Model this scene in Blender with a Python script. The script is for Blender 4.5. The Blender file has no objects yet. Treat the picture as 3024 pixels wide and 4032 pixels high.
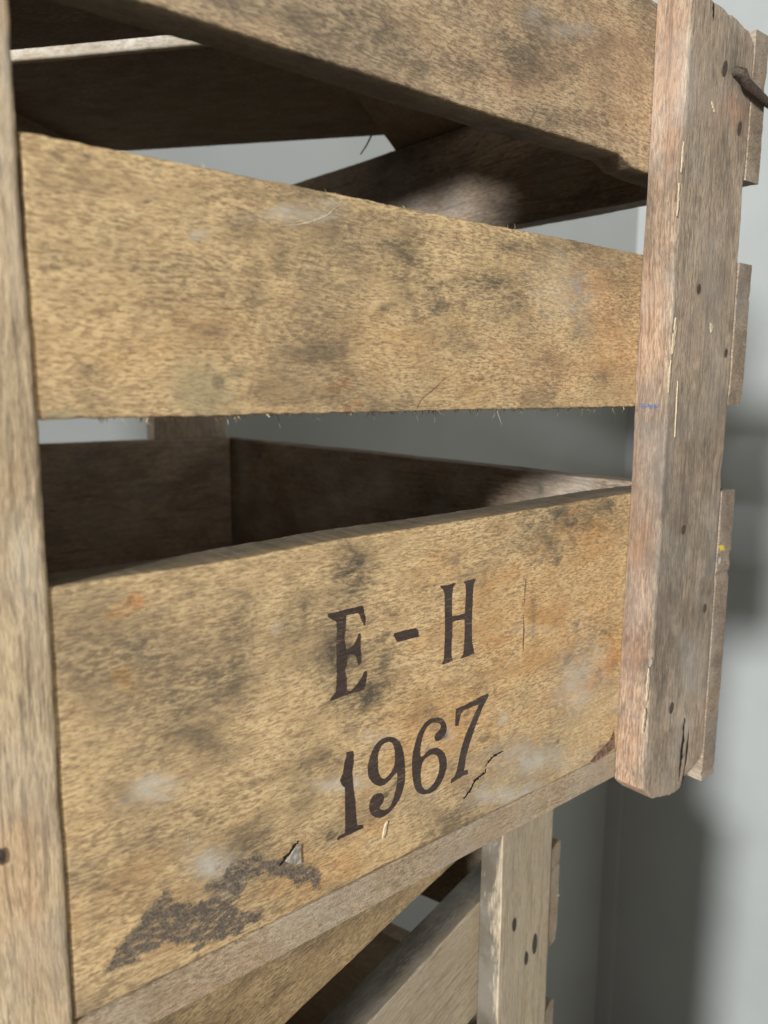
import bpy, math, random
import numpy as np
from mathutils import Vector, Matrix
from mathutils.geometry import tessellate_polygon

sc = bpy.context.scene
C = sc.collection
EYE_Z = 1.95                      # phone height above the floor

# ------------------------------------------------------------------ camera
F = 3120.0; CX, CY = 1512.0, 2016.0      # focal length and centre in photo pixels
def camdir(p): return np.array([p[0]-CX, p[1]-CY, F])
_X = camdir((5255, 1540)); _X /= np.linalg.norm(_X)
_Z = -camdir((1400, 21586)); _Z -= _X*np.dot(_X, _Z); _Z /= np.linalg.norm(_Z)
_Y = np.cross(_Z, _X)
CM = np.stack([_X, _Y, _Z])              # world = CM @ camera (x right, y down, z forward)
def ray(p): return CM @ camdir(p)
def on_y(p, y): d = ray(p); return d*(y/d[1])
def on_x(p, x): d = ray(p); return d*(x/d[0])

cam = bpy.data.cameras.new('camera'); camo = bpy.data.objects.new('camera', cam); C.objects.link(camo)
cam.sensor_fit = 'VERTICAL'; cam.sensor_height = 36.0; cam.lens = F/4032*36
r, u, b = CM[:, 0], -CM[:, 1], -CM[:, 2]
camo.matrix_world = Matrix(((r[0], u[0], b[0], 0), (r[1], u[1], b[1], 0), (r[2], u[2], b[2], EYE_Z), (0, 0, 0, 1)))
cam.clip_start = 0.01; cam.clip_end = 100
cam.dof.use_dof = True; cam.dof.focus_distance = 0.40; cam.dof.aperture_fstop = 10
sc.camera = camo

# ------------------------------------------------------------------ light
w = bpy.data.worlds.new('World'); sc.world = w; w.use_nodes = True
bg = w.node_tree.nodes['Background']; bg.inputs[0].default_value = (1.0, 0.95, 0.80, 1); bg.inputs[1].default_value = 0.125

def area(name, loc, target, size, power, col, shape='DISK', size_y=None):
    l = bpy.data.lights.new(name, 'AREA'); l.shape = shape; l.size = size
    if size_y: l.size_y = size_y
    l.energy = power; l.color = col
    o = bpy.data.objects.new(name, l); C.objects.link(o)
    o.location = Vector(loc); o.rotation_euler = (Vector(target)-Vector(loc)).to_track_quat('-Z', 'Y').to_euler()
    return o
area('window_lamp', (-8.85, -3.35, EYE_Z+1.95), (0.3, 0.4, EYE_Z), 1.0, 2050, (0.93, 0.975, 1.0))
area('room_fill', (-0.9, -2.3, EYE_Z+0.5), (0.25, 0.3, EYE_Z-0.1), 1.3, 21, (1.0, 0.96, 0.88), 'RECTANGLE', 1.5)  # added soft frontal fill, no source seen; lifts front and inside boards

sc.view_settings.view_transform = 'Standard'; sc.view_settings.look = 'None'
sc.view_settings.exposure = 0.0; sc.view_settings.gamma = 1.0; sc.view_settings.use_curve_mapping = False

# ------------------------------------------------------------------ helpers
rng = np.random.default_rng(7); random.seed(7)

def noise1(x, freq, seed, octaves=3):
    x = np.asarray(x, float); out = np.zeros_like(x); a = 1.0; tot = 0
    for o in range(octaves):
        t = np.random.default_rng(seed*31+o).random(4096)*2-1
        p = x*freq*2**o + 1000.37; i = np.floor(p).astype(int); fr = p-i; fr = fr*fr*(3-2*fr)
        out += a*(t[i % 4096]*(1-fr)+t[(i+1) % 4096]*fr); tot += a; a *= .55
    return out/tot

def seg_dist(P, poly, closed=True):
    n = len(poly); d = np.full(len(P), 1e9)
    for i in range(n if closed else n-1):
        a = poly[i]; bb = poly[(i+1) % n]; ab = bb-a
        t = np.clip(((P-a)@ab)/max(ab@ab, 1e-12), 0, 1)
        d = np.minimum(d, np.hypot(*(P-(a+t[:, None]*ab)).T))
    return d

def inside(P, poly):
    c = np.zeros(len(P), bool); n = len(poly)
    for i in range(n):
        x1, y1 = poly[i]; x2, y2 = poly[(i+1) % n]
        if y1 == y2: continue
        k = ((y1 > P[:, 1]) != (y2 > P[:, 1])) & (P[:, 0] < (x2-x1)*(P[:, 1]-y1)/(y2-y1)+x1)
        c ^= k
    return c

def link(name, mesh, parent=None):
    o = bpy.data.objects.new(name, mesh); C.objects.link(o)
    if parent: o.parent = parent
    return o

def tag(o, label=None, cat=None, group=None, kind=None):
    for k, v in (('label', label), ('category', cat), ('group', group), ('kind', kind)):
        if v: o[k] = v
    return o

def set_attr(me, name, data, typ='FLOAT'):
    a = me.attributes.new(name, typ, 'POINT')
    if typ == 'FLOAT': a.data.foreach_set('value', np.asarray(data, np.float32))
    else: a.data.foreach_set('vector', np.asarray(data, np.float32).ravel())

# ------------------------------------------------------------------ materials
class NT:
    def __init__(s, name):
        s.m = bpy.data.materials.new(name); s.m.use_nodes = True
        s.n = s.m.node_tree.nodes; s.l = s.m.node_tree.links
        s.p = s.n['Principled BSDF']
    def node(s, t, **kw):
        x = s.n.new(t)
        for k, v in kw.items(): setattr(x, k, v)
        return x
    def put(s, sock, v):
        if hasattr(v, 'is_linked'): s.l.new(v, sock)
        elif v is not None:
            if hasattr(sock.default_value, '__len__') and len(sock.default_value) == 4 and len(v) == 3: v = (*v, 1)
            sock.default_value = v
    def math(s, op, a, b=None, clamp=False):
        x = s.node('ShaderNodeMath', operation=op, use_clamp=clamp); s.put(x.inputs[0], a)
        if b is not None: s.put(x.inputs[1], b)
        return x.outputs[0]
    def mix(s, f, a, b, mode='MIX'):
        x = s.node('ShaderNodeMix', data_type='RGBA', blend_type=mode); s.put(x.inputs[0], f)
        s.put(x.inputs[6], a); s.put(x.inputs[7], b); return x.outputs[2]
    def step(s, v, lo, hi, o0=0.0, o1=1.0):
        x = s.node('ShaderNodeMapRange', interpolation_type='SMOOTHSTEP'); s.put(x.inputs[0], v)
        for i, q in enumerate((lo, hi, o0, o1)): s.put(x.inputs[i+1], q)
        return x.outputs[0]
    def attr(s, name, vec=False):
        x = s.node('ShaderNodeAttribute', attribute_name=name); return x.outputs['Vector' if vec else 'Fac']
    def noise(s, vec, scale, detail=3, rough=.55, dist=0.0, color=False):
        m = s.node('ShaderNodeVectorMath', operation='MULTIPLY'); s.put(m.inputs[0], vec); m.inputs[1].default_value = scale
        x = s.node('ShaderNodeTexNoise'); s.l.new(m.outputs[0], x.inputs['Vector']); x.inputs['Scale'].default_value = 1
        x.inputs['Detail'].default_value = detail; x.inputs['Roughness'].default_value = rough; x.inputs['Distortion'].default_value = dist
        return x.outputs['Color' if color else 'Fac']
    def vadd(s, a, b):
        m = s.node('ShaderNodeVectorMath', operation='ADD'); s.put(m.inputs[0], a); s.put(m.inputs[1], b); return m.outputs[0]
    def vscale(s, a, f):
        m = s.node('ShaderNodeVectorMath', operation='SCALE'); s.put(m.inputs[0], a); s.put(m.inputs['Scale'], f); return m.outputs[0]
    def bump(s, h, strength, dist):
        x = s.node('ShaderNodeBump'); s.put(x.inputs['Height'], h); x.inputs['Strength'].default_value = strength
        x.inputs['Distance'].default_value = dist; s.l.new(x.outputs[0], s.p.inputs['Normal'])
    def done(s, col, rough, spec=.3):
        s.put(s.p.inputs['Base Color'], col); s.put(s.p.inputs['Roughness'], rough); s.p.inputs['Specular IOR Level'].default_value = spec
        return s.m

def wood(name, light, mid, dark, stain, stain_amt=.55, fleck=1.0, stretch=1.0, bump=.5, dust=0.0, paint=False, cover=.0):
    t = NT(name)
    V0 = t.attr('bc', True)
    wob = t.noise(V0, (9, 22, 22), 3, .5, color=True)
    off = t.vscale(t.vadd(wob, (-.5, -.5, -.5)), .010)
    V = t.vadd(V0, off)
    big = t.noise(V, (9, 15, 15), 5, .62, .4)
    med = t.noise(V, (38/stretch, 75, 75), 5, .6, .3)
    blot = t.noise(V, (75/stretch, 120, 120), 4, .6, .5)
    fl = t.noise(V, (240/stretch, 860, 860), 4, .68, .25)
    fl2 = t.noise(t.vadd(V, (3.1, 1.7, .3)), (340/stretch, 1250, 1250), 3, .6, .3)
    fine = t.noise(V, (900/stretch, 3000, 3000), 2, .5)
    vary = t.noise(t.vadd(V0, (7.7, 2.2, 1.1)), (22, 30, 30), 4, .6, .6)
    lng = t.noise(V, (22/stretch, 700/min(stretch, 1.3), 700), 5, .65, .2)
    fl = t.math('ADD', t.math('MULTIPLY', fl, t.step(vary, .36, .62, .45, 1.1)), t.step(vary, .36, .62, .275, -.05))
    fm = t.math('ADD', t.math('MULTIPLY', fl, .62), t.math('MULTIPLY', fl2, .38))
    col = t.mix(t.step(fm, .42, .58), light, mid)
    col = t.mix(t.math('MULTIPLY', t.step(med, .40, .68), .55), col, mid)
    col = t.mix(t.math('MULTIPLY', t.step(lng, .50, .66), .24 if stretch < 1.5 else .60), col, dark)
    col = t.mix(t.math('MULTIPLY', t.step(fl2, .56, .70), .42*fleck), col, dark)
    sp = t.math('MULTIPLY', t.step(fl, .55, .68), t.step(blot, .42, .60))
    col = t.mix(t.math('MULTIPLY', sp, .40*fleck), col, dark)
    # grime in irregular patches, broken up by the grain
    brk = t.step(t.math('ADD', t.math('MULTIPLY', fl, .55), t.math('MULTIPLY', blot, .45)), .34, .64, .35, 1.0)
    g = t.math('MULTIPLY', t.step(big, .50-cover, .70-cover), stain_amt)
    g2 = t.math('MULTIPLY', t.step(blot, .56-cover*.6, .74), stain_amt*.7)
    g = t.math('MAXIMUM', g, g2)
    col = t.mix(t.math('MULTIPLY', g, brk), col, stain)
    h = t.math('ADD', t.math('MULTIPLY', fl, .7), t.math('MULTIPLY', fine, .5))
    rough = t.step(med, .3, .7, .62, .82)
    if paint:
        da = t.attr('dark'); ed = t.step(t.math('ADD', t.math('MULTIPLY', blot, .6), t.math('MULTIPLY', fl, .4)), .30, .66, .25, 1.35)
        wa = t.attr('warm')
        col = t.mix(t.math('MULTIPLY', wa, t.step(med, .3, .7, .35, 1.0), True), col, t.mix(.85, col, (1.04, .74, .44), 'MULTIPLY'))
        col = t.mix(t.math('MULTIPLY', t.attr('green'), t.step(fl, .3, .7, .9, .4), True), col, (.24, .22, .13))
        col = t.mix(t.math('MULTIPLY', t.attr('red'), t.step(med, .3, .65, .45, 1.0), True), col, t.mix(.9, col, (1.12, .80, .66), 'MULTIPLY'))
        col = t.mix(t.math('MULTIPLY', da, ed, True), col, (.085, .066, .045))
        pa = t.math('MULTIPLY', t.attr('pale'), t.step(t.math('ADD', t.math('MULTIPLY', fl2, .5), t.math('MULTIPLY', blot, .5)), .36, .62, .1, 1.0), True)
        col = t.mix(pa, col, (.50, .45, .38))
        col = t.mix(t.math('MULTIPLY', t.attr('grime_shade'), t.step(fl, .3, .7, .95, .6), True), col, t.mix(t.step(med, .3, .7), (.115, .105, .085), (.07, .062, .048)))  # dusty edges, tone darkened further to paint in dim top faces
        tn = t.noise(V0, (260, 420, 420), 4, .7)
        ta = t.step(t.math('ADD', t.attr('tar'), t.math('MULTIPLY', t.math('SUBTRACT', tn, .5), .75)), .38, .58)
        holes = t.step(t.noise(V, (230, 520, 520), 4, .65), .50, .62)
        ta2 = t.math('MULTIPLY', ta, t.math('SUBTRACT', 1.0, t.math('MULTIPLY', holes, .60)))
        tc = t.mix(t.step(t.noise(V0, (900, 900, 900), 3, .7), .4, .62), (.075, .06, .047), (.16, .128, .10))
        col = t.mix(t.math('MULTIPLY', ta2, .94), col, tc)
        h = t.math('ADD', h, t.math('MULTIPLY', ta, t.noise(V0, (1100, 1100, 1100), 2, .6)))
        rough = t.math('SUBTRACT', rough, t.math('MULTIPLY', ta, .32))
    if dust:
        du = t.noise(V0, (25, 30, 30), 4, .6)
        col = t.mix(t.math('MULTIPLY', t.step(du, .42, .66), dust), col, (.42, .385, .34))
    t.bump(h, bump, .0006)
    return t.done(col, rough, .28)

M = {}
M['slat'] = wood('slat_wood', (.66, .465, .243), (.375, .248, .126), (.11, .074, .042), (.135, .102, .067), .72, 1.05, paint=True, cover=.04)
M['slat_brown'] = wood('brown_slat_wood', (.56, .41, .245), (.32, .22, .13), (.095, .068, .045), (.12, .097, .072), .80, 1.0, paint=True, cover=.05)
M['post'] = wood('post_wood', (.45, .34, .235), (.265, .19, .13), (.085, .06, .043), (.115, .088, .066), .88, 1.2, 1.8, 1.0, .16, cover=.085, paint=True)
M['tan'] = wood('tan_post_wood', (.64, .48, .295), (.43, .31, .185), (.12, .085, .055), (.16, .125, .085), .5, .8, 2.0, .6, .15, paint=True)
M['inner'] = wood('inner_wood', (.66, .51, .37), (.42, .315, .225), (.13, .096, .073), (.16, .123, .098), .72, 1.1, 2.2, .6, .35, cover=.06, paint=True)
M['outer'] = wood('side_slat_wood', (.42, .315, .215), (.245, .175, .12), (.07, .05, .038), (.085, .066, .053), .75, 1.1, 1.6, .8, .22, cover=.06, paint=True)
M['base'] = wood('base_wood', (.45, .335, .215), (.28, .20, .125), (.10, .072, .046), (.13, .10, .07), .55, 1.0, 1.0, 1.0, .22, paint=True)
M['pale'] = wood('pale_wood', (.60, .48, .33), (.44, .34, .225), (.20, .14, .085), (.25, .19, .125), .4, .6, 2.2, .4, .15, paint=True)
M['darkwood'] = wood('dark_wood', (.34, .255, .165), (.21, .155, .10), (.07, .05, .035), (.08, .062, .045), .6, .7, 1.0, .6, paint=True)
M['sawn'] = wood('rough_sawn_wood', (.92, .86, .80), (.40, .35, .31), (.05, .04, .035), (.16, .13, .11), .5, 1.6, .5, 1.0)

def plain(name, col, rough=.6, var=.25, scale=600, bump=0.0, metal=0.0):
    t = NT(name); V = t.node('ShaderNodeTexCoord').outputs['Object']
    n = t.noise(V, (scale,)*3, 4, .6)
    c2 = tuple(x*(1-var) for x in col)
    c1 = tuple(min(1, x*(1+var)) for x in col)
    if bump: t.bump(n, bump, .0008)
    t.p.inputs['Metallic'].default_value = metal
    return t.done(t.mix(t.step(n, .35, .65), c2, c1), rough)
M['nail'] = plain('rusty_nail', (.065, .045, .032), .7, .4, 900, .6)
M['hole'] = plain('dark_crack', (.012, .008, .006), .95, .3)
M['sliver'] = plain('fresh_wood', (.52, .41, .27), .75, .15)
M['chip'] = plain('chipped_wood', (.17, .10, .065), .85, .45, 500, .8)
M['white'] = plain('white_speck', (.45, .40, .33), .8, .12)
M['dust'] = plain('dusty_chip', (.30, .26, .21), .85, .3, 400, .8)
M['yellow'] = plain('yellow_paint', (.60, .43, .05), .7, .2)
M['blue'] = plain('blue_ink', (.10, .125, .22), .7, .3, 900)
M['fibre'] = plain('wood_fibre', (.34, .26, .15), .8, .35, 300)

def ink():
    t = NT('burnt_lettering'); V = t.attr('bc', True)
    fl = t.noise(V, (150, 1100, 1100), 3, .6); med = t.noise(V, (90, 120, 120), 3, .6)
    col = t.mix(t.step(fl, .35, .7), (.034, .019, .014), (.062, .038, .028))
    col = t.mix(t.math('MULTIPLY', t.step(med, .45, .7), .5), col, (.066, .044, .034))
    sp = t.step(t.noise(V, (800, 1300, 1300), 2, .5), .70, .75)
    col = t.mix(t.math('MULTIPLY', sp, .5), col, (.34, .28, .22))
    wear = t.math('MULTIPLY', t.step(t.noise(V, (130, 900, 900), 4, .65), .57, .66), t.step(t.noise(V, (45, 60, 60), 3, .6), .42, .62))
    col = t.mix(t.math('MULTIPLY', wear, .5), col, (.30, .20, .105))
    t.bump(t.math('ADD', fl, t.noise(V, (700, 1500, 1500), 2, .5)), .6, .0005)
    return t.done(col, .5, .45)
M['ink'] = ink()

def paint_wall():
    t = NT('wall_paint'); V = t.node('ShaderNodeTexCoord').outputs['Object']
    n = t.noise(V, (4, 4, 4), 4, .5); f = t.noise(V, (260, 260, 260), 3, .6)
    col = t.mix(t.step(n, .3, .7), (.32, .322, .305), (.35, .352, .335))
    t.bump(f, .10, .0015)
    return t.done(col, .55, .3)
M['wall'] = paint_wall()
def concrete():
    t = NT('floor_concrete'); V = t.node('ShaderNodeTexCoord').outputs['Object']
    n = t.noise(V, (3, 3, 3), 6, .6)
    return t.done(t.mix(t.step(n, .3, .7), (.16, .155, .15), (.26, .25, .235)), .7)
M['floor'] = concrete()

# ------------------------------------------------------------------ board builder
AX = {'x': np.array([1., 0, 0]), 'y': np.array([0, 1., 0]), 'z': np.array([0, 0, 1.]),
      '-x': np.array([-1., 0, 0]), '-y': np.array([0, -1., 0]), '-z': np.array([0, 0, -1.])}

def lines(L, step, edge=True):
    n = max(2, int(round(L/step)))
    g = np.linspace(0, L, n+1)
    if edge:
        e = np.array([.0004, .0010, .0018, .0028])
        g = g[(g > .0038) & (g < L-.0038)]
        g = np.concatenate([[0], e, g, L-e[::-1], [L]])
    return g

SEED = [0]
BASES = {}
def board(name, parent, base, lo, hi, eu, ev, mat, step=.006, wav=.0008, jag=.0002, endjag=.0004, rnd=.0012,
          lo_fn=None, hi_fn=None, end0=None, end1=None, marks=None, bow=0.0, warp=0.0, ring=None):
    """box lo..hi (crate coordinates) as one plank: front face eu x ev, grain along eu; uneven sawn edges"""
    SEED[0] += 1; sd = SEED[0]
    eu = AX[eu]; ev = AX[ev]; en = np.cross(eu, ev)
    lo = np.array(lo, float); hi = np.array(hi, float); ctr = (lo+hi)/2; sz = hi-lo
    L = abs(sz@eu); W = abs(sz@ev); T = abs(sz@en)
    O = ctr-eu*L/2-ev*W/2+en*T/2
    gu = lines(L, step); gv = lines(W, step)
    nu, nv = len(gu), len(gv)
    U, Vv = np.meshgrid(gu, gv, indexing='ij')
    def edges(k):
        e_lo = noise1(gu, 9, sd*7+k)*wav+noise1(gu, 260, sd*7+1+k, 2)*jag
        e_hi = noise1(gu, 9, sd*7+2+k)*wav+noise1(gu, 260, sd*7+3+k, 2)*jag
        if lo_fn is not None: e_lo = e_lo+lo_fn(gu)
        if hi_fn is not None: e_hi = e_hi+hi_fn(gu)
        e_0 = noise1(gv, 25, sd*7+4+k)*endjag+noise1(gv, 350, sd*7+5+k, 4)*endjag
        e_1 = noise1(gv, 25, sd*7+8+k)*endjag+noise1(gv, 350, sd*7+9+k, 4)*endjag
        if end0 is not None: e_0 = e_0+end0(gv)
        if end1 is not None: e_1 = e_1+end1(gv)
        return e_lo, e_hi, e_0, e_1
    def shape(k):
        e_lo, e_hi, e_0, e_1 = edges(k)
        tv = Vv/W; tu = U/L
        v = Vv+e_lo[:, None]*(1-tv)**3+e_hi[:, None]*tv**3
        uu = U+e_0[None, :]*np.clip(1-U/.03, 0, 1)**1.0+e_1[None, :]*np.clip(1-(L-U)/.03, 0, 1)
        return uu, v
    u1, v1 = shape(0)
    d = np.minimum(np.minimum(U, L-U), np.minimum(Vv, W-Vv))
    k = np.clip(1-d/rnd, 0, 1); dep = rnd*(1-np.sqrt(1-k*k))*(.6+.4*noise1(U.ravel(), 80, sd).reshape(U.shape))
    if bow: dep = dep+bow*((Vv/W-.5)**2*4)
    if warp: dep = dep+warp*noise1(U.ravel()+Vv.ravel()*.7, 6, sd+5, 2).reshape(U.shape)*np.clip(d/.01, 0, 1)
    front = O+u1[..., None]*eu+v1[..., None]*ev-dep[..., None]*en
    # boundary ring
    loop = [(i, 0) for i in range(nu)]+[(nu-1, j) for j in range(1, nv)]+[(i, nv-1) for i in range(nu-2, -1, -1)]+[(0, j) for j in range(nv-2, 0, -1)]
    ri = np.array([a*nv+bb for a, bb in loop])
    u2, v2 = shape(40)
    mid = .5*(u1+u2), .5*(v1+v2)
    P = [front.reshape(-1, 3)]; BC = [np.stack([u1.ravel(), v1.ravel(), dep.ravel()], 1)]
    for wgt, dd in ((0.5, T*.5), (1.0, T)):
        uu = u1*(1-wgt)+u2*wgt; vv = v1*(1-wgt)+v2*wgt
        q = (O+uu[..., None]*eu+vv[..., None]*ev-dd*en).reshape(-1, 3)[ri]
        P.append(q); BC.append(np.stack([uu.ravel()[ri], vv.ravel()[ri], np.full(len(ri), dd)], 1))
    P = np.concatenate(P); BC = np.concatenate(BC)
    nf = nu*nv; nr = len(ri)
    idx = np.arange(nf).reshape(nu, nv)
    q = np.stack([idx[:-1, :-1], idx[1:, :-1], idx[1:, 1:], idx[:-1, 1:]], -1).reshape(-1, 4)
    a = ri; bb = np.roll(ri, -1); r1 = nf+np.arange(nr); r1n = np.roll(r1, -1); r2 = r1+nr; r2n = np.roll(r2, -1)
    s1 = np.stack([bb, a, r1, r1n], 1); s2 = np.stack([r1n, r1, r2, r2n], 1)
    faces = np.concatenate([q, s1, s2]).tolist()+[list(r2[::-1])]
    me = bpy.data.meshes.new(name)
    me.from_pydata((P-np.array(base)).tolist(), [], faces)
    off = np.random.default_rng(sd+99).random(3)*np.array([5, 5, 5])
    set_attr(me, 'bc', BC+off, 'FLOAT_VECTOR')
    if ring and marks is None: marks = {}
    if marks is not None:
        UV = BC[:, :2]
        for ch in ('dark', 'warm', 'pale', 'green', 'red'):
            if ch not in marks and not (ring and ch in ring): continue
            val = np.zeros(len(P))
            for m in marks.get(ch, []):
                px, py, rx, ry, st = m
                pl = marks['plane']
                def fo(p): return (pl(p)-O)
                c0 = fo((px, py)); cr = fo((px+rx, py))-c0; cu = fo((px, py+ry))-c0
                Mx = np.array([[cr@eu, cu@eu], [cr@ev, cu@ev]])
                loc = np.linalg.solve(Mx, (UV-np.array([c0@eu, c0@ev])).T)
                wq = noise1(UV[:, 0]*.8+UV[:, 1]*.55, 55, int(px)+3)+noise1(UV[:, 1]*.9-UV[:, 0]*.35, 75, int(py)+5)
                rr = (loc[0]**2+loc[1]**2)*(1+.75*wq)+.25*wq
                rr = np.maximum(rr, 0)
                val = np.maximum(val, st*np.exp(-rr*1.1))
            val[nf:] *= .4
            if ring and ch in ring: rv = ring[ch](BC[:, 0]) if callable(ring[ch]) else ring[ch]*(.65+.5*noise1(BC[:, 0], 14, sd+3)); val[nf:] = np.maximum(val[nf:], rv[nf:]); val[ri] = np.maximum(val[ri], .5*rv[ri])
            set_attr(me, ch, val)
        if 'tar' in marks:
            val = np.zeros(len(P))
            for poly in marks['tar']:
                pp = np.array([[(marks['plane'](p)-O)@eu, (marks['plane'](p)-O)@ev] for p in poly])
                sdist = seg_dist(UV, pp); sdist = np.where(inside(UV, pp), sdist, -sdist)
                val = np.maximum(val, np.clip(.5+sdist/.012, 0, 1))
            set_attr(me, 'tar', val)
    if ring and 'grime_shade' in ring:
        val = np.zeros(len(P)); val[ri] = .55; val[nf:] = 1; set_attr(me, 'grime_shade', val*ring['grime_shade'])
    me.materials.append(mat); me.update()
    o = link(name, me, parent)
    return o

def patch(name, parent, base, plane, px, mat, lift, smooth=0, jitter=.00008, holes=(), thick=0.0):
    """thin flat piece on a board face, outlined in photo pixels on that face's plane"""
    def prep(pl):
        pl = [np.array(p, float) for p in pl]
        for _ in range(smooth):
            n = len(pl); pl = [q for i in range(n) for q in (pl[i]*.75+pl[(i+1) % n]*.25, pl[i]*.25+pl[(i+1) % n]*.75)]
        pts = [plane(p) for p in pl]; out = []
        for i, p in enumerate(pts):
            q = pts[(i+1) % len(pts)]; n = max(1, int(np.linalg.norm(q-p)/.0009))
            for k in range(n): out.append(p+(q-p)*k/n+rng.normal(0, 1, 3)*jitter*(np.abs(lift) == 0))
        return out
    lift = np.array(lift, float)
    loops = [prep(px)]+[prep(h) for h in holes]
    tri = tessellate_polygon([[Vector(p*1000) for p in l] for l in loops])
    pts = np.array([p for l in loops for p in l])
    v = pts+lift
    me = bpy.data.meshes.new(name)
    faces = [list(t) for t in tri]
    vs = v
    if thick:
        n = len(v); vs = np.concatenate([v, pts]); s = 0
        for l in loops:
            k = len(l)
            faces += [[s+i, s+(i+1) % k, n+s+(i+1) % k, n+s+i] for i in range(k)]; s += k
    me.from_pydata((vs-np.array(base)).tolist(), [], faces)
    g = np.stack([vs[:, 0]+vs[:, 1], vs[:, 2], vs[:, 1]], 1)
    set_attr(me, 'bc', g, 'FLOAT_VECTOR')
    me.materials.append(mat)
    me.validate(); me.update()
    return link(name, me, parent)

def sliver(pts, wid):
    """outline of a tapering line through pixel points"""
    p = np.array(pts, float); q = np.linspace(0, len(p)-1, 3*len(p)+2)
    p = np.stack([np.interp(q, np.arange(len(p)), p[:, k]) for k in (0, 1)], 1); n = len(p)
    p[1:-1] += rng.normal(0, wid*.12, (n-2, 2))
    d = np.gradient(p, axis=0); d /= np.linalg.norm(d, axis=1)[:, None]; nn = np.stack([-d[:, 1], d[:, 0]], 1)
    t = np.linspace(0, 1, n); ww = wid*np.sin(np.pi*np.clip(t*.94+.03, 0, 1))**.6*(1+.5*rng.uniform(-1, 1, n))
    return [tuple(q) for q in (p+nn*ww[:, None]/2)]+[tuple(q) for q in (p-nn*ww[:, None]/2)[::-1]]

def fibres(name, parent, base, pos_fn, n, length, down, spread, width=.00022):
    """torn wood fibres along a sawn edge: one mass of hairs"""
    vs = []; fs = []
    cl = [random.random() for _ in range(max(4, n//9))]
    for i in range(n):
        tt = random.random() if random.random() < .35 else min(1, max(0, random.choice(cl)+random.gauss(0, .006)))
        p = np.array(pos_fn(tt)); l = length*random.uniform(.25, 1)**1.7
        d = np.array(down)+rng.normal(0, spread, 3); d /= np.linalg.norm(d)
        s = np.cross(d, rng.normal(0, 1, 3)); s /= np.linalg.norm(s); s *= width
        bend = rng.normal(0, .45, 3)*l
        k = len(vs); m = p+d*l*.55; e = p+d*l+bend
        vs += [p-s-d*.0008, p+s-d*.0008, m-s*.7, m+s*.7, e]; fs += [[k, k+1, k+3, k+2], [k+2, k+3, k+4]]
    me = bpy.data.meshes.new(name); me.from_pydata((np.array(vs)-np.array(base)).tolist(), [], fs)
    me.materials.append(M['fibre']); o = link(name, me, parent); o['kind'] = 'stuff'; return o

def empty(name, loc, rz=0.0):
    o = bpy.data.objects.new(name, None); C.objects.link(o); o.location = loc; o.rotation_euler = (0, 0, rz)
    o.empty_display_size = .05; return o

# ------------------------------------------------------------------ setting
def sheet(name, pts, mat):
    me = bpy.data.meshes.new(name); me.from_pydata(pts, [], [list(range(len(pts)))]); me.materials.append(mat)
    return tag(link(name, me), kind='structure')
WY, WX = 1.15, 1.79
def block(name, lo, hi, mat, parent=None):
    x0, y0, z0 = lo; x1, y1, z1 = hi
    v = [(x0, y0, z0), (x1, y0, z0), (x1, y1, z0), (x0, y1, z0), (x0, y0, z1), (x1, y0, z1), (x1, y1, z1), (x0, y1, z1)]
    f = [[3, 2, 1, 0], [4, 5, 6, 7], [0, 1, 5, 4], [1, 2, 6, 5], [2, 3, 7, 6], [3, 0, 4, 7]]
    me = bpy.data.meshes.new(name); me.from_pydata(v, [], f); me.materials.append(mat)
    return link(name, me, parent)
tag(block('wall_back', (-2.2, WY, 0), (WX, WY+.1, 3.2), M['wall']), kind='structure')
tag(block('wall_right', (WX, -1.6, 0), (WX+.1, WY+.1, 3.2), M['wall']), kind='structure')
tag(block('floor', (-2.2, -1.6, -.1), (WX+.1, WY+.1, 0), M['floor']), kind='structure')
tag(block('corner_trim', (WX-.012, WY-.045, .001), (WX-.0005, WY-.0005, 3.2), M['wall']), kind='structure')

# ------------------------------------------------------------------ crates
YS, YP = .2626, .242               # front slat plane and post front plane, metres from the eye
XL, XR = .0725, .413               # inner edges of the front posts
XO = .4855                         # outer edge of right post = inner face of the right side slats
YB = .866                          # inner face of the back slats
BASE = (.2435, .565, -.2455)
def pS(p): return on_y(p, YS)
def pP(p): return on_y(p, YP)
def pSide(p): return on_x(p, XR)
def zoom(o, s, pts): return [(o[0]+x/s, o[1]+y/s) for x, y in pts]

TAR = zoom((400, 3280), 1.8433, [(20,1000),(90,880),(130,820),(200,740),(260,660),(310,590),(370,530),(440,440),(500,435),(490,500),(560,520),(680,510),(780,480),(880,470),(960,490),(930,440),(850,410),(740,415),(760,365),(830,350),(890,280),(950,240),(1000,200),(1100,165),(1250,180),(1330,215),(1450,225),(1560,250),(1590,300),(1580,400),(1540,410),(1500,330),(1430,390),(1390,380),(1400,330),(1250,305),(1170,290),(1080,340),(1020,390),(1000,460),(940,520),(1000,570),(1100,575),(1140,600),(1130,650),(1060,660),(1020,610),(1030,700),(980,730),(860,770),(740,790),(700,850),(690,920),(640,780),(560,800),(470,790),(370,850),(320,870),(280,860),(260,920),(200,950),(120,990)])

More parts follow.
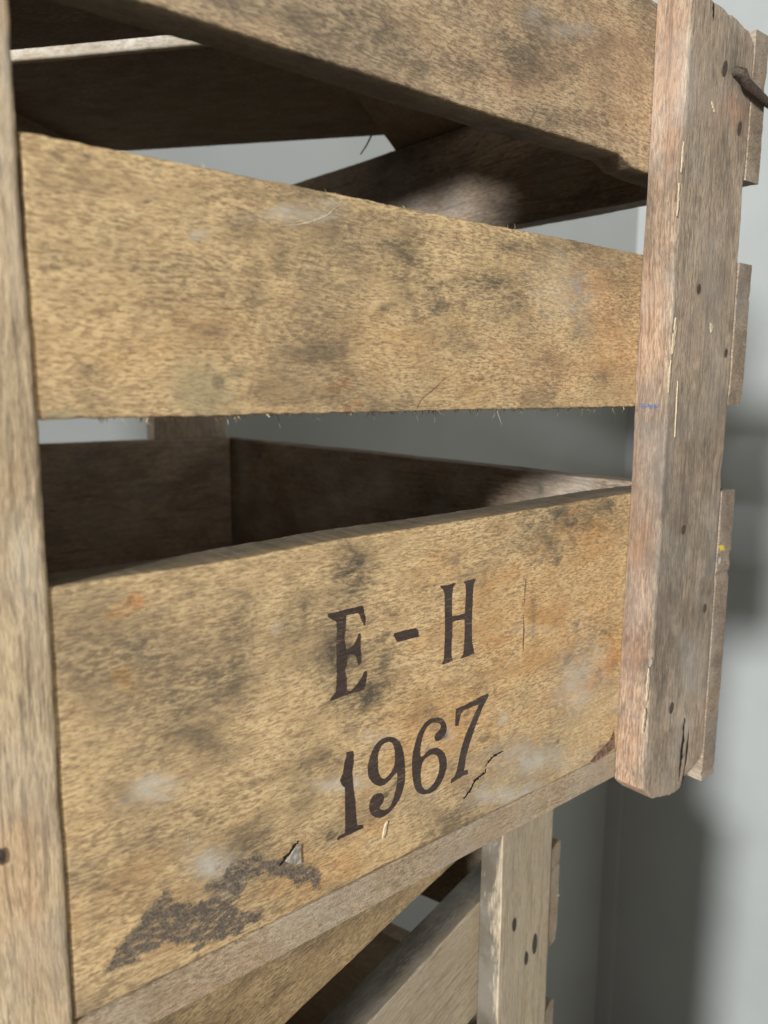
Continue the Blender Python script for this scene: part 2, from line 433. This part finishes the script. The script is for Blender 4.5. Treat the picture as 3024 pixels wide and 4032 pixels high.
bottom_marks = dict(plane=pS, tar=[TAR],
    dark=[(1330,2560,100,150,.85),(1430,2740,150,90,.95),(1500,2660,60,120,.5),(1400,2220,70,110,.95),(930,2490,60,150,.55),(830,2930,110,90,.6),(1290,2990,60,60,.6),
          (2260,2050,170,70,.8),(2180,2140,120,70,.6),(2080,2080,50,60,.5),(950,3360,120,110,.65),(480,3130,60,50,.35),(560,2560,160,80,.3),
          (700,2800,150,60,.4),(1180,2520,60,120,.35),(1180,3150,50,110,.35),(1820,3250,120,60,.5),(1400,3520,150,50,.5),(640,2420,120,40,.3),(2100,2450,18,120,.4),(1690,2830,60,40,.5),(2380,2490,20,12,.8),(2375,2000,60,60,.6),(330,2600,50,160,.25),(760,2650,260,40,.35)],
    warm=[(2150,2500,260,260,.75),(1750,2880,260,180,.7),(1300,3450,260,120,.6),(2330,2100,120,110,.8),(700,3600,300,200,.35),(2400,2640,60,50,.6)],
    pale=[(2270,2680,90,150,.8),(2130,2990,160,70,.75),(850,3400,70,55,.8),(640,3105,75,40,.7),(1320,3090,90,22,.7),(2000,3130,120,40,.6),(1460,2900,60,30,.3),(2120,2480,110,14,.3)],
    red=[(2380,2640,40,50,.7),(1110,3700,120,60,.3)])
mid_marks = dict(plane=pS,
    dark=[(1600,1010,60,90,.55),(1940,1110,110,60,.65),(2010,1170,60,60,.6),(1820,1330,60,60,.5),(1000,1160,50,110,.5),(880,1300,150,60,.4),(340,1460,60,30,.5),
          (1230,1390,90,60,.45),(640,1210,90,40,.5),(1150,760,110,40,.35),(2280,1180,40,120,.35),(1700,1210,30,120,.35),(960,880,60,60,.4),(1480,860,120,40,.4),(2100,970,280,26,.4),(2380,1500,70,60,.35),(1100,1010,30,60,.4),(560,1050,160,40,.3),(1250,1560,300,30,.3)],
    pale=[(1230,850,100,18,.6),(2250,1150,120,130,.35),(1300,800,60,20,.5)],
    green=[(780,1530,90,90,.75),(240,1640,60,25,.8),(760,1420,60,80,.35)],
    warm=[(1830,1490,120,90,.5),(600,1350,500,250,.35),(1500,1350,240,140,.4)],
    red=[(2400,1250,120,260,.55),(2200,1450,160,100,.35)])
top_marks = dict(plane=pS,
    dark=[(1450,130,300,90,.45),(1750,260,220,80,.5),(2050,230,120,90,.5),(2200,460,200,50,.5),(2000,520,200,30,.6),(1300,60,200,40,.5),(2350,130,100,150,.3)],
    pale=[(2250,120,120,30,.4),(2100,60,50,60,.4)],
    red=[(2300,250,300,260,.4),(1900,200,300,160,.3)])
post_side_red = [(2480,2540,70,80,.9),(2560,400,90,200,.4),(2490,2280,60,200,.4)]
post_marks = dict(plane=pP,
    dark=[(2600,2700,50,200,.35),(2780,2400,90,120,.35),(2580,2960,50,110,.5),(2690,1930,20,300,.3),(2680,420,16,200,.5),(2900,230,60,90,.55),(2720,1700,60,160,.4),(2800,1900,60,200,.4),(2640,1000,40,300,.3),(2850,700,50,160,.35),(2760,2150,80,120,.4),(2700,2500,40,200,.4)],
    pale=[(2740,2650,60,150,.45),(2800,1150,60,260,.3),(2700,300,60,200,.35),(2700,2850,40,60,.4)],
    red=[(2900,430,50,60,.7),(2770,2900,40,160,.3)])

left_marks = dict(plane=lambda p: on_y(p, YS-.0010),
    dark=[(120,2700,50,260,.5),(60,2350,60,120,.35),(200,3200,60,160,.4),(30,1350,50,160,.35),(90,1750,30,120,.3),(240,3700,50,200,.35)],
    pale=[(100,2200,50,160,.5),(30,300,30,260,.5),(60,900,40,200,.4),(170,2820,18,12,.9)], red=[(90,3500,90,260,.4),(60,1900,60,140,.4)])

def pieces(v, pts):
    xs, ys = zip(*pts); return np.interp(v, xs, ys)

def chips(seed):
    g = np.random.default_rng(abs(seed)); cs = [(g.uniform(0, .2), g.uniform(.0010, .005), g.uniform(.0003, .0013)) for _ in range(5)]
    return lambda v: -sum(d*np.exp(-((v-c)/w_)**2) for c, w_, d in cs)

def crate(root, base, main):
    B = base
    st = .0013 if main else .004
    sl = M['slat']
    top = .2058 if main else .1800
    TS = .0225
    x0, x1 = .002, .4835
    xf = .0782 if main else x0
    sh = xf-.002
    # front slats, behind the posts
    t_ = board('slat', root, B, (xf, YS, .1225), (x1, YS+.019, top), 'x', 'z', M['slat_brown'] if main else sl, st, .0010, .0002,
               marks=top_marks if main else None, rnd=.0022, ring=dict(grime_shade=.85),
               lo_fn=(lambda u: pieces(u+sh, [(0, -.0015), (.30, .0), (.36, .001), (.385, .001), (.398, -.0035), (.42, -.0045)])) if main else None)
    m_ = board('slat', root, B, (xf, YS, -.0110), (x1, YS+(.014 if main else .022), .0745), 'x', 'z', sl if main else M['pale'], st, .0006, .00035 if main else .00005,
               marks=mid_marks if main else None, ring=dict(grime_shade=.7 if main else 1.3))
    b_ = board('slat', root, B, (xf, YS, -.2250), (x1, YS+TS, -.0645), 'x', 'z', sl if main else M['pale'], st, .0007, .0002,
               marks=bottom_marks if main else None, rnd=.0016, ring=dict(grime_shade=1.0),
               hi_fn=(lambda u: pieces(u+sh, [(0, -.001), (.13, -.0018), (.2, .0004), (.33, .0008), (.4, .002)])) if main else None)
    # posts
    pm = M['post'] if main else M['pale']
    rp_top = lambda v: pieces(v, [(0, -.008), (.007, -.0035), (.02, -.0015), (.028, .0002), (.029, -.0015), (.044, .0008), (.0725, .001)])
    rp_bot = lambda v: pieces(v, [(0, .012), (.006, .003), (.018, -.001), (.0225, -.002), (.0250, .003), (.0262, -.0085), (.034, -.0092), (.045, -.0075), (.058, -.0045), (.066, .0005), (.0725, .007)])
    yp = YP if main else YS-.016
    xr = XO-.0008 if main else XO+.0132
    rp = board('post', root, B, (XR, yp, -.2495), (xr, YS-.0004, top), 'z', '-x', pm, .0018 if main else .004, .0013, .0002, .0009, .0026 if main else .0016,
               lo_fn=(lambda q: -1.3*chips(5)(q*.44)-1.0*chips(12)((q-.2)*.5)) if main else None,
               marks=post_marks if main else None, end1=rp_top if main else None, end0=rp_bot if main else None, warp=.0006, ring=dict(red=lambda q: pieces(q, [(0, .6), (.06, .6), (.085, 1.2), (.105, .6), (.3, .5), (.45, .6)]), dark=lambda q: pieces(q, [(0, .1), (.03, .0), (.12, .1), (.19, .35), (.23, .45), (.26, .12), (.29, .1), (.335, .35), (.365, .5), (.38, .1), (.45, .0)]),
                         warm=.3) if main else dict(dark=1.9))  # lower crate: post sides painted dark for the shadow of the crate above
    lp = board('post', root, B, (.0, YS-(.0010 if main else .016), -.2445), (XL+.0055, YS+.020 if main else YS-.0004, top), 'z', '-x', M['tan'] if main else pm, .0025 if main else .005, .0012, .0003,
               rnd=.0020, marks=left_marks if main else None)
    for xa, xb in ((.392, XO-.0008), (.0, .0935)):
        board('post', root, B, (xa, YB+.0124, -.2455), (xb, YB+.034, top), 'z', '-x', M['inner'], .006)
    # back slats
    for za, zb in ((.1225, top), (-.0110, .0745), (-.2250, -.0625)):
        board('slat', root, B, (x0, YB, za), (x1, YB+.012, zb), 'x', 'z', M['inner'], .006)
    # side slats, nailed on the outside of the posts
    sx = XO if main else XO+.0140
    for za, zb in ((.1225, top), (-.0110, .0745), (-.262, -.0650)):
        if not main: za = max(za, -.2455)
        s_ = board('slat', root, B, (sx, yp+.0004, za), (sx+.0170, YB+.034, zb), '-y', 'z', M['outer'] if main else M['base'], .0025, .0010, .0002, .00022, .0010, ring=dict(dark=.5),
                   end1=chips(int(zb*1e4)+7),
                   marks=dict(plane=lambda p: on_x(p, XO), pale=[(1420,1930,160,110,.75),(960,1900,25,260,.6),(1000,2080,90,60,.6),(1250,2060,120,60,.4),(2200,640,140,60,.1)],  # first pale mark paints in the lit area on the inner bottom slat
                              dark=[(2130,1930,16,60,.9),(1080,1890,40,60,.6),(1700,1960,120,60,.5),(1560,2010,60,60,.5),(2380,1940,90,50,.4)],
                              warm=[(1060,1830,60,90,.5),(1400,2080,160,60,.3)], red=[(2470,720,60,40,.6)]) if main else None)
    for za, zb in ((.0935, top), (-.0095, .0925), (-.1225, -.0105), (-.2455, -.1235)):  # unseen left slats, closed up to keep light beams out of the crate
        board('slat', root, B, (-.0150, YS-.004, za), (-.0005, YB+.034, zb), 'y', 'z', M['inner'] if main else M['base'], .008)
    # floor of the crate
    ys = np.linspace(YS+.0002, YB+.012, 6)
    for k in range(5):
        if k: board('floor_board', root, B, (x0, ys[k]+.003, -.2425), (x1, ys[k+1]-.003, -.2262), 'x', 'y', M['inner'], .008)
        else: board('floor_board', root, B, (x0, ys[0], -.2425), (x1, ys[1]-.003, -.2260), 'x', 'y', M['base'], .0025, .0006, .00006, ring=dict(warm=.2))
    return dict(top=t_, mid=m_, bot=b_, rp=rp, lp=lp)

crate1 = empty('wooden_crate', (BASE[0], BASE[1], EYE_Z+BASE[2]))
tag(crate1, 'weathered slatted wooden crate marked E-H 1967, in the middle of the stack', 'crate', 'stacked slatted wooden crates')
P1 = crate(crate1, BASE, True)

# lettering burnt into the bottom slat
FW = (0, -.00012, 0)
glyphs = [
 ('letter', (1260, 2260), 4.253, 0, [(130,660),(250,640),(420,590),(580,560),(690,530),(725,545),(738,650),(765,740),(750,865),(730,860),(700,780),(665,700),(640,655),(560,670),(440,690),(430,800),(425,930),(405,1050),(415,1160),(435,1275),(500,1240),(560,1190),(600,1110),(630,1040),(640,1000),(672,990),(680,1060),(678,1250),(688,1340),(685,1490),(640,1530),(625,1480),(605,1390),(570,1350),(500,1340),(455,1370),(448,1500),(415,1620),(440,1740),(445,1900),(450,1960),(520,1950),(580,1890),(650,1800),(700,1720),(730,1640),(770,1620),(785,1650),(770,1790),(750,1900),(720,1945),(600,1975),(480,2010),(380,2050),(260,2100),(160,2130),(190,2060),(260,1985),(270,1850),(280,1650),(275,1400),(270,1150),(280,950),(270,800),(220,770),(130,720)], []),
 ('dash', (1500, 2240), 3.95, 0, [(200,1000),(380,950),(540,920),(575,960),(588,1050),(480,1080),(380,1110),(250,1135),(215,1080),(195,1030)], []),
 ('letter', (1500, 2240), 3.95, 0, [(915,275),(930,265),(1050,245),(1160,215),(1155,245),(1120,280),(1110,350),(1100,480),(1100,600),(1105,735),(1200,720),(1300,690),(1310,550),(1320,330),(1310,245),(1285,200),(1340,180),(1480,145),(1450,200),(1435,260),(1425,400),(1420,620),(1410,800),(1410,960),(1415,1130),(1435,1240),(1450,1310),(1370,1350),(1245,1395),(1235,1385),(1275,1330),(1285,1250),(1295,1100),(1300,900),(1295,780),(1200,800),(1110,820),(1105,1000),(1095,1200),(1092,1340),(1115,1435),(1040,1460),(960,1490),(945,1475),(975,1420),(985,1200),(992,1000),(992,760),(988,550),(985,380),(960,320)], []),
 ('digit', (1280, 2860), 4.1475, 0, [(340,420),(450,400),(465,450),(465,600),(440,740),(450,900),(470,1060),(490,1220),(500,1400),(510,1540),(525,1615),(615,1605),(622,1660),(540,1695),(430,1750),(320,1800),(200,1865),(195,1820),(250,1770),(320,1740),(325,1600),(325,1400),(320,1200),(322,1000),(270,960),(240,880),(290,760),(310,600),(345,480)], []),
 ('digit', (1280, 2860), 4.1475, 2, [(690,720),(700,600),(740,450),(800,330),(870,240),(960,185),(1080,160),(1180,210),(1240,290),(1280,420),(1295,560),(1305,750),(1300,900),(1280,1000),(1240,1130),(1180,1250),(1100,1350),(1020,1430),(920,1490),(830,1500),(760,1450),(720,1370),(715,1270),(740,1190),(790,1120),(870,1085),(940,1100),(960,1160),(950,1230),(910,1290),(880,1330),(910,1365),(970,1370),(1040,1330),(1090,1250),(1130,1120),(1160,1000),(1175,880),(1175,735),(1120,800),(1050,880),(980,950),(900,980),(820,960),(750,900),(705,820)],
  [[(860,650),(855,500),(875,390),(920,310),(990,260),(1070,245),(1110,300),(1135,400),(1140,520),(1130,640),(1080,740),(1020,820),(950,865),(895,820),(868,740)]]),
 ('digit', (1580, 2680), 3.95, 2, [(165,1250),(180,1100),(220,940),(270,800),(330,700),(400,620),(470,580),(560,570),(640,590),(690,660),(705,740),(690,830),(640,900),(560,945),(520,930),(510,870),(540,810),(600,760),(620,700),(590,660),(530,645),(450,670),(390,730),(350,810),(320,900),(300,1020),(290,1130),(300,1190),(330,1180),(380,1120),(450,1060),(540,1040),(620,1070),(680,1140),(705,1240),(705,1340),(680,1440),(640,1550),(580,1650),(500,1730),(420,1760),(330,1770),(250,1740),(210,1670),(180,1570),(165,1430)],
  [[(310,1330),(330,1260),(390,1190),(460,1150),(530,1145),(570,1190),(590,1290),(590,1390),(560,1490),(510,1590),(440,1670),(380,1705),(330,1670),(305,1590),(295,1480)]]),
 ('digit', (1580, 2680), 3.95, 0, [(845,435),(960,390),(1100,320),(1240,240),(1350,200),(1355,240),(1320,310),(1270,400),(1220,530),(1160,680),(1110,830),(1060,980),(1020,1120),(1000,1220),(985,1320),(970,1400),(1010,1385),(1035,1400),(1030,1450),(960,1480),(860,1540),(770,1600),(765,1560),(780,1525),(830,1490),(870,1350),(900,1200),(930,1060),(970,920),(1020,790),(1080,650),(1130,530),(1180,430),(1205,370),(1130,395),(1050,430),(960,470),(920,530),(900,620),(885,700),(835,705),(840,560)], [])]
for nm, o, s, sm, out, hs in glyphs:
    patch(nm, P1['bot'], BASE, pS, zoom(o, s, out), M['ink'], FW, sm, .00006, [zoom(o, s, h) for h in hs])

# cracks, chips and splinters of the bottom slat
patch('crack', P1['bot'], BASE, pS, sliver(zoom((1580, 2680), 3.95, [(1590,1095),(1530,1120),(1470,1150),(1420,1185),(1380,1230),(1340,1280),(1300,1340)]), 7), M['hole'], FW)
patch('crack', P1['bot'], BASE, pS, sliver(zoom((1580, 2680), 3.95, [(1310,1370),(1305,1420),(1260,1455),(1220,1490),(1140,1560),(1110,1620),(1080,1690),(1030,1760),(960,1845)]), 9), M['hole'], FW)
patch('crack', P1['bot'], BASE, pS, sliver(zoom((400, 3280), 1.8433, [(1430,55),(1400,90),(1370,135),(1330,180),(1290,240)]), 14), M['hole'], FW)
patch('splinter', P1['bot'], BASE, pS, zoom((400, 3280), 1.8433, [(1385,130),(1410,95),(1440,85),(1440,150),(1445,215),(1390,220),(1330,205),(1360,170)]), M['dust'], (0, -.0007, 0), thick=1)
patch('splinter', P1['bot'], BASE, pS, zoom((1280, 2860), 4.1475, [(1010,1545),(990,1640),(975,1740),(940,1835),(928,1825),(950,1700),(975,1590)]), M['sliver'], (0, -.0007, 0), thick=1)
patch('chip', P1['bot'], BASE, pS, [(2322, 2998), (2360, 2955), (2400, 2915), (2418, 2870), (2421, 2945), (2380, 2975), (2340, 3003)], M['chip'], FW)
for pts, wd, mt in [([(1090,888),(1160,886),(1230,872),(1290,845),(1335,808)],5,'sliver'),([(1640,1608),(1660,1570),(1710,1530),(1760,1480)],3,'chip'),([(1130,880),(1200,868),(1260,842)],3,'sliver')]:
    patch('scratch', P1['mid'], BASE, pS, sliver(pts, wd), M[mt], FW)
for pts, wd, mt in [([(2060,2420),(2062,2480),(2058,2570)],4,'chip'),([(2070,2280),(2066,2330),(2064,2380)],3,'chip'),([(1960,2660),(2000,2610),(2040,2560)],3,'sliver'),
                    ([(742,3280),(742,3300),(741,3325)],3,'sliver'),([(2290,2180),(2325,2150),(2350,2110)],3,'sliver')]:
    patch('scratch', P1['bot'], BASE, pS, sliver(pts, wd), M[mt], FW)
# post: nail holes, slivers, paint specks
def ell(cx, cy, a, bb, rot):
    return [(cx+a*math.cos(t)*math.cos(rot)-bb*math.sin(t)*math.sin(rot), cy+a*math.cos(t)*math.sin(rot)+bb*math.sin(t)*math.cos(rot)) for t in np.linspace(0, 2*math.pi, 15)[:-1]]
FP = (0, -.0006, 0)
for (cx, cy, a, bb, rt) in [(2748,1138,24,9,1.7),(2855,1390,22,7,1.75),(2688,2085,23,10,1.75),(2772,2395,22,8,1.7),(2640,2788,28,10,1.75),(2850,270,36,12,1.75),(2908,505,34,10,1.75)]:
    patch('nail_hole', P1['rp'], BASE, pP, ell(cx, cy, a*.85, bb*.75, rt), M['nail'], FP)
for pts, wd in [([(2660,1250),(2656,1300),(2650,1350),(2644,1395)],13),([(2640,1420),(2634,1480),(2630,1545)],9),([(2667,1500),(2662,1600),(2655,1720)],4),
                ([(2690,560),(2686,620),(2680,680)],9),([(2672,720),(2670,790),(2664,850)],7),([(2553,2630),(2550,2700),(2544,2760)],13),([(2536,2790),(2534,2840),(2528,2890)],12),
                ([(2800,400),(2806,420),(2812,445)],9),([(2796,1270),(2800,1290),(2798,1310)],14)]:
    patch('splinter', P1['rp'], BASE, pP, sliver(pts, wd*.6), M['sliver'], (0, -.0005, 0), thick=1)
patch('paint_speck', P1['rp'], BASE, pP, [(2824,2150),(2836,2144),(2850,2150),(2846,2158),(2854,2166),(2840,2164),(2832,2172),(2830,2160)], M['yellow'], FP)
patch('paint_speck', P1['rp'], BASE, pP, ell(2830, 2207, 14, 5, 1.8), M['white'], FP)
patch('paint_speck', P1['rp'], BASE, pP, ell(2558, 2608, 16, 7, 1.8), M['white'], FP)
patch('split', P1['rp'], BASE, pP, sliver([(2692,2825),(2688,2880),(2682,2950),(2676,3010),(2668,3075)], 8), M['hole'], FP)
patch('split', P1['rp'], BASE, pP, sliver([(2708,2860),(2702,2930),(2696,3000),(2682,3085)], 5), M['hole'], FP)
patch('split', P1['rp'], BASE, pP, sliver([(2806,10),(2805,40),(2806,80)], 6), M['hole'], FP)
for k in range(9):
    x = 2528+k*8+random.uniform(-2, 2); y = 1590+random.uniform(-4, 4)
    patch('ink_mark', P1['rp'], BASE, pSide, sliver([(x, y), (x+1, y+8), (x, y+17+random.uniform(0, 6))], 5), M['blue'], (-.0004, 0, 0))

def rod(name, parent, base, pts, rad, mat, n=10):
    pts = [np.array(p, float) for p in pts]; vs = []; fs = []
    for i, p in enumerate(pts):
        d = pts[min(i+1, len(pts)-1)]-pts[max(i-1, 0)]; d /= np.linalg.norm(d)
        a = np.cross(d, [0, 0, 1.]); a /= np.linalg.norm(a); b2 = np.cross(d, a)
        rr = rad[i]
        for k in range(n):
            t = 2*math.pi*k/n; vs.append(p+(a*math.cos(t)+b2*math.sin(t))*rr*(1+.12*random.uniform(-1, 1)))
        if i:
            for k in range(n): fs.append([(i-1)*n+k, (i-1)*n+(k+1) % n, i*n+(k+1) % n, i*n+k])
    fs.append(list(range(n))[::-1]); fs.append(list(range(len(vs)-n, len(vs))))
    me = bpy.data.meshes.new(name); me.from_pydata((np.array(vs)-np.array(base)).tolist(), [], fs)
    me.materials.append(mat)
    for p in me.polygons: p.use_smooth = True
    return link(name, me, parent)
nA = on_y((2890, 285), YP); nB = on_y((2935, 325), YP-.004); nC = on_y((3010, 395), YP-.0035); nD = on_y((3110, 470), YP-.003)
rod('rusty_nail', P1['rp'], BASE, [nA+np.array([0, .004, 0]), nA+np.array([-.0005, -.0015, 0]), nA+np.array([.002, -.0045, -.001]), nB, nC, nD], [.0022, .0028, .0029, .0028, .0026, .002], M['nail'])

patch('nail_hole', P1['lp'], BASE, lambda p: on_y(p, YS-.0010), ell(4, 3370, 34, 17, 1.5), M['nail'], FP)

# torn fibres on sawn edges
fibres('fibres', P1['mid'], BASE, lambda t: (.10+.31*t, YS+.001+.009*random.random(), -.0108), 420, .0042, (.15, -.15, -1), .45)
fibres('fibres', P1['mid'], BASE, lambda t: (.13+.28*t, YS+.002+.008*random.random(), .0745), 160, .0026, (.2, -.1, 1), .5, .00018)
fibres('fibres', P1['bot'], BASE, lambda t: (.10+.30*t, YS+.001, -.2245), 90, .0015, (.6, -.6, -.6), .5, .00016)

# ---- lower crate, turned a little, holding up the first
ang = math.radians(14.7)
B2 = np.array([.2435, .565, -.2455])
du, dn, dz = .031, -.0326, -.4245
def to_world(p):                     # lower crate coordinates -> eye coordinates
    uu, nn = p[0]+du, p[1]+dn
    return (uu*math.cos(ang)-nn*math.sin(ang), uu*math.sin(ang)+nn*math.cos(ang), p[2]+dz)
wl = to_world(B2)
crate2 = empty('wooden_crate', (wl[0], wl[1], EYE_Z+wl[2]), ang)
tag(crate2, 'paler wooden crate at the bottom right, underneath the crate marked 1967', 'crate', 'stacked slatted wooden crates')
P2 = crate(crate2, B2, False)
def pl2(p):                          # photo pixel -> lower crate coordinates on its right post face
    d = ray(p); nv = np.array([-math.sin(ang), math.cos(ang)]); yp = YS-.016
    t = (yp+dn)/(d[:2]@nv); q = d*t
    return np.array([q[0]*math.cos(ang)+q[1]*math.sin(ang)-du, yp, q[2]-dz])
for (cx, cy, a, bb) in [(2022, 3640, 28, 8), (2103, 3715, 42, 9), (2069, 3772, 28, 8)]:
    patch('nail_hole', P2['rp'], B2, pl2, ell(cx, cy, a, bb, 1.65), M['nail'], FP)
fibres('fibres', P2['rp'], B2, lambda t: (XO+.0275, YS-.016+random.random()*.004, -.005+.075*t), 70, .003, (.8, -.4, 0), .5)

zb = wl[2]+EYE_Z
me = block('plinth', (-.30, -.36, 0), (.30, .38, zb-.0006), M['floor']); me.location = (wl[0], wl[1], 0); me.rotation_euler = (0, 0, ang)
tag(me, kind='structure')

# ---- upper crate, turned across the rim, seen from below
a3 = math.radians(-52.5)
U3 = np.array([math.cos(a3), math.sin(a3)]); V3 = np.array([-math.sin(a3), math.cos(a3)])
B3 = np.array([-.345, .44, .2066])
w3 = U3*B3[0]+V3*B3[1]
crate3 = empty('wooden_crate', (w3[0], w3[1], EYE_Z+B3[2]), a3)
tag(crate3, 'dark underside of a wooden crate seen through the top gap', 'crate', 'stacked slatted wooden crates')
zc = .2066; zt = zc+.0155
u0, u1_, v0, v1_ = -.53, -.0715, .235, .7385
for ua in (-.152, -.53):
    board('batten', crate3, B3, (ua, v0+.002, zc), (ua+.0805, v1_+.012, zt-.0003), 'y', 'x', M['darkwood'], .006)
for va, vb in ((.533, v1_), (.300, .510)):
    board('floor_board', crate3, B3, (u0, va, zt), (u1_, vb, zt+(.017 if va > .5 else .0075)), 'x', '-y', M['darkwood'], .003, .0006, .0004, ring=dict(pale=1.4))  # pale edges paint in light on the sawn strip; near board thinned for it
for za, zb_ in ((zt+.0145, zt+.100), (zt+.118, zt+.200)):  # unseen sides kept low, near one left open below, to pass light
    board('slat', crate3, B3, (u0, v1_-.012, za), (u1_, v1_, zb_), 'x', 'z', M['sawn'], .004)
    if za > zt+.1: board('slat', crate3, B3, (u0, v0+.03, za), (u1_, v0+.042, zb_), 'x', 'z', M['base'], .006)
    board('slat', crate3, B3, (u0+.001, v0+.0425, za), (u0+.013, v1_-.0125, zb_), 'y', 'z', M['base'], .006)
    board('slat', crate3, B3, (u1_-.013, v0+.0425, za), (u1_-.001, v1_-.0125, zb_), '-y', 'z', M['base'], .006)
for ua in (u0+.0135, u1_-.0435):
    for va in (v0+.0425, v1_-.0425):
        board('post', crate3, B3, (ua, va, zt+.0145), (ua+.030, va+.030, zt+.200), 'z', '-x', M['base'], .008)
# straw stuck to the upper crate
rod('straw', crate3, B3, [(U3@q[:2], V3@q[:2], q[2]) for q in [np.array(on_y((1462, 535), .52)), np.array(on_y((1445, 570), .52)), np.array(on_y((1420, 608), .52))]], [.0007, .0007, .0005], M['fibre'], 5)
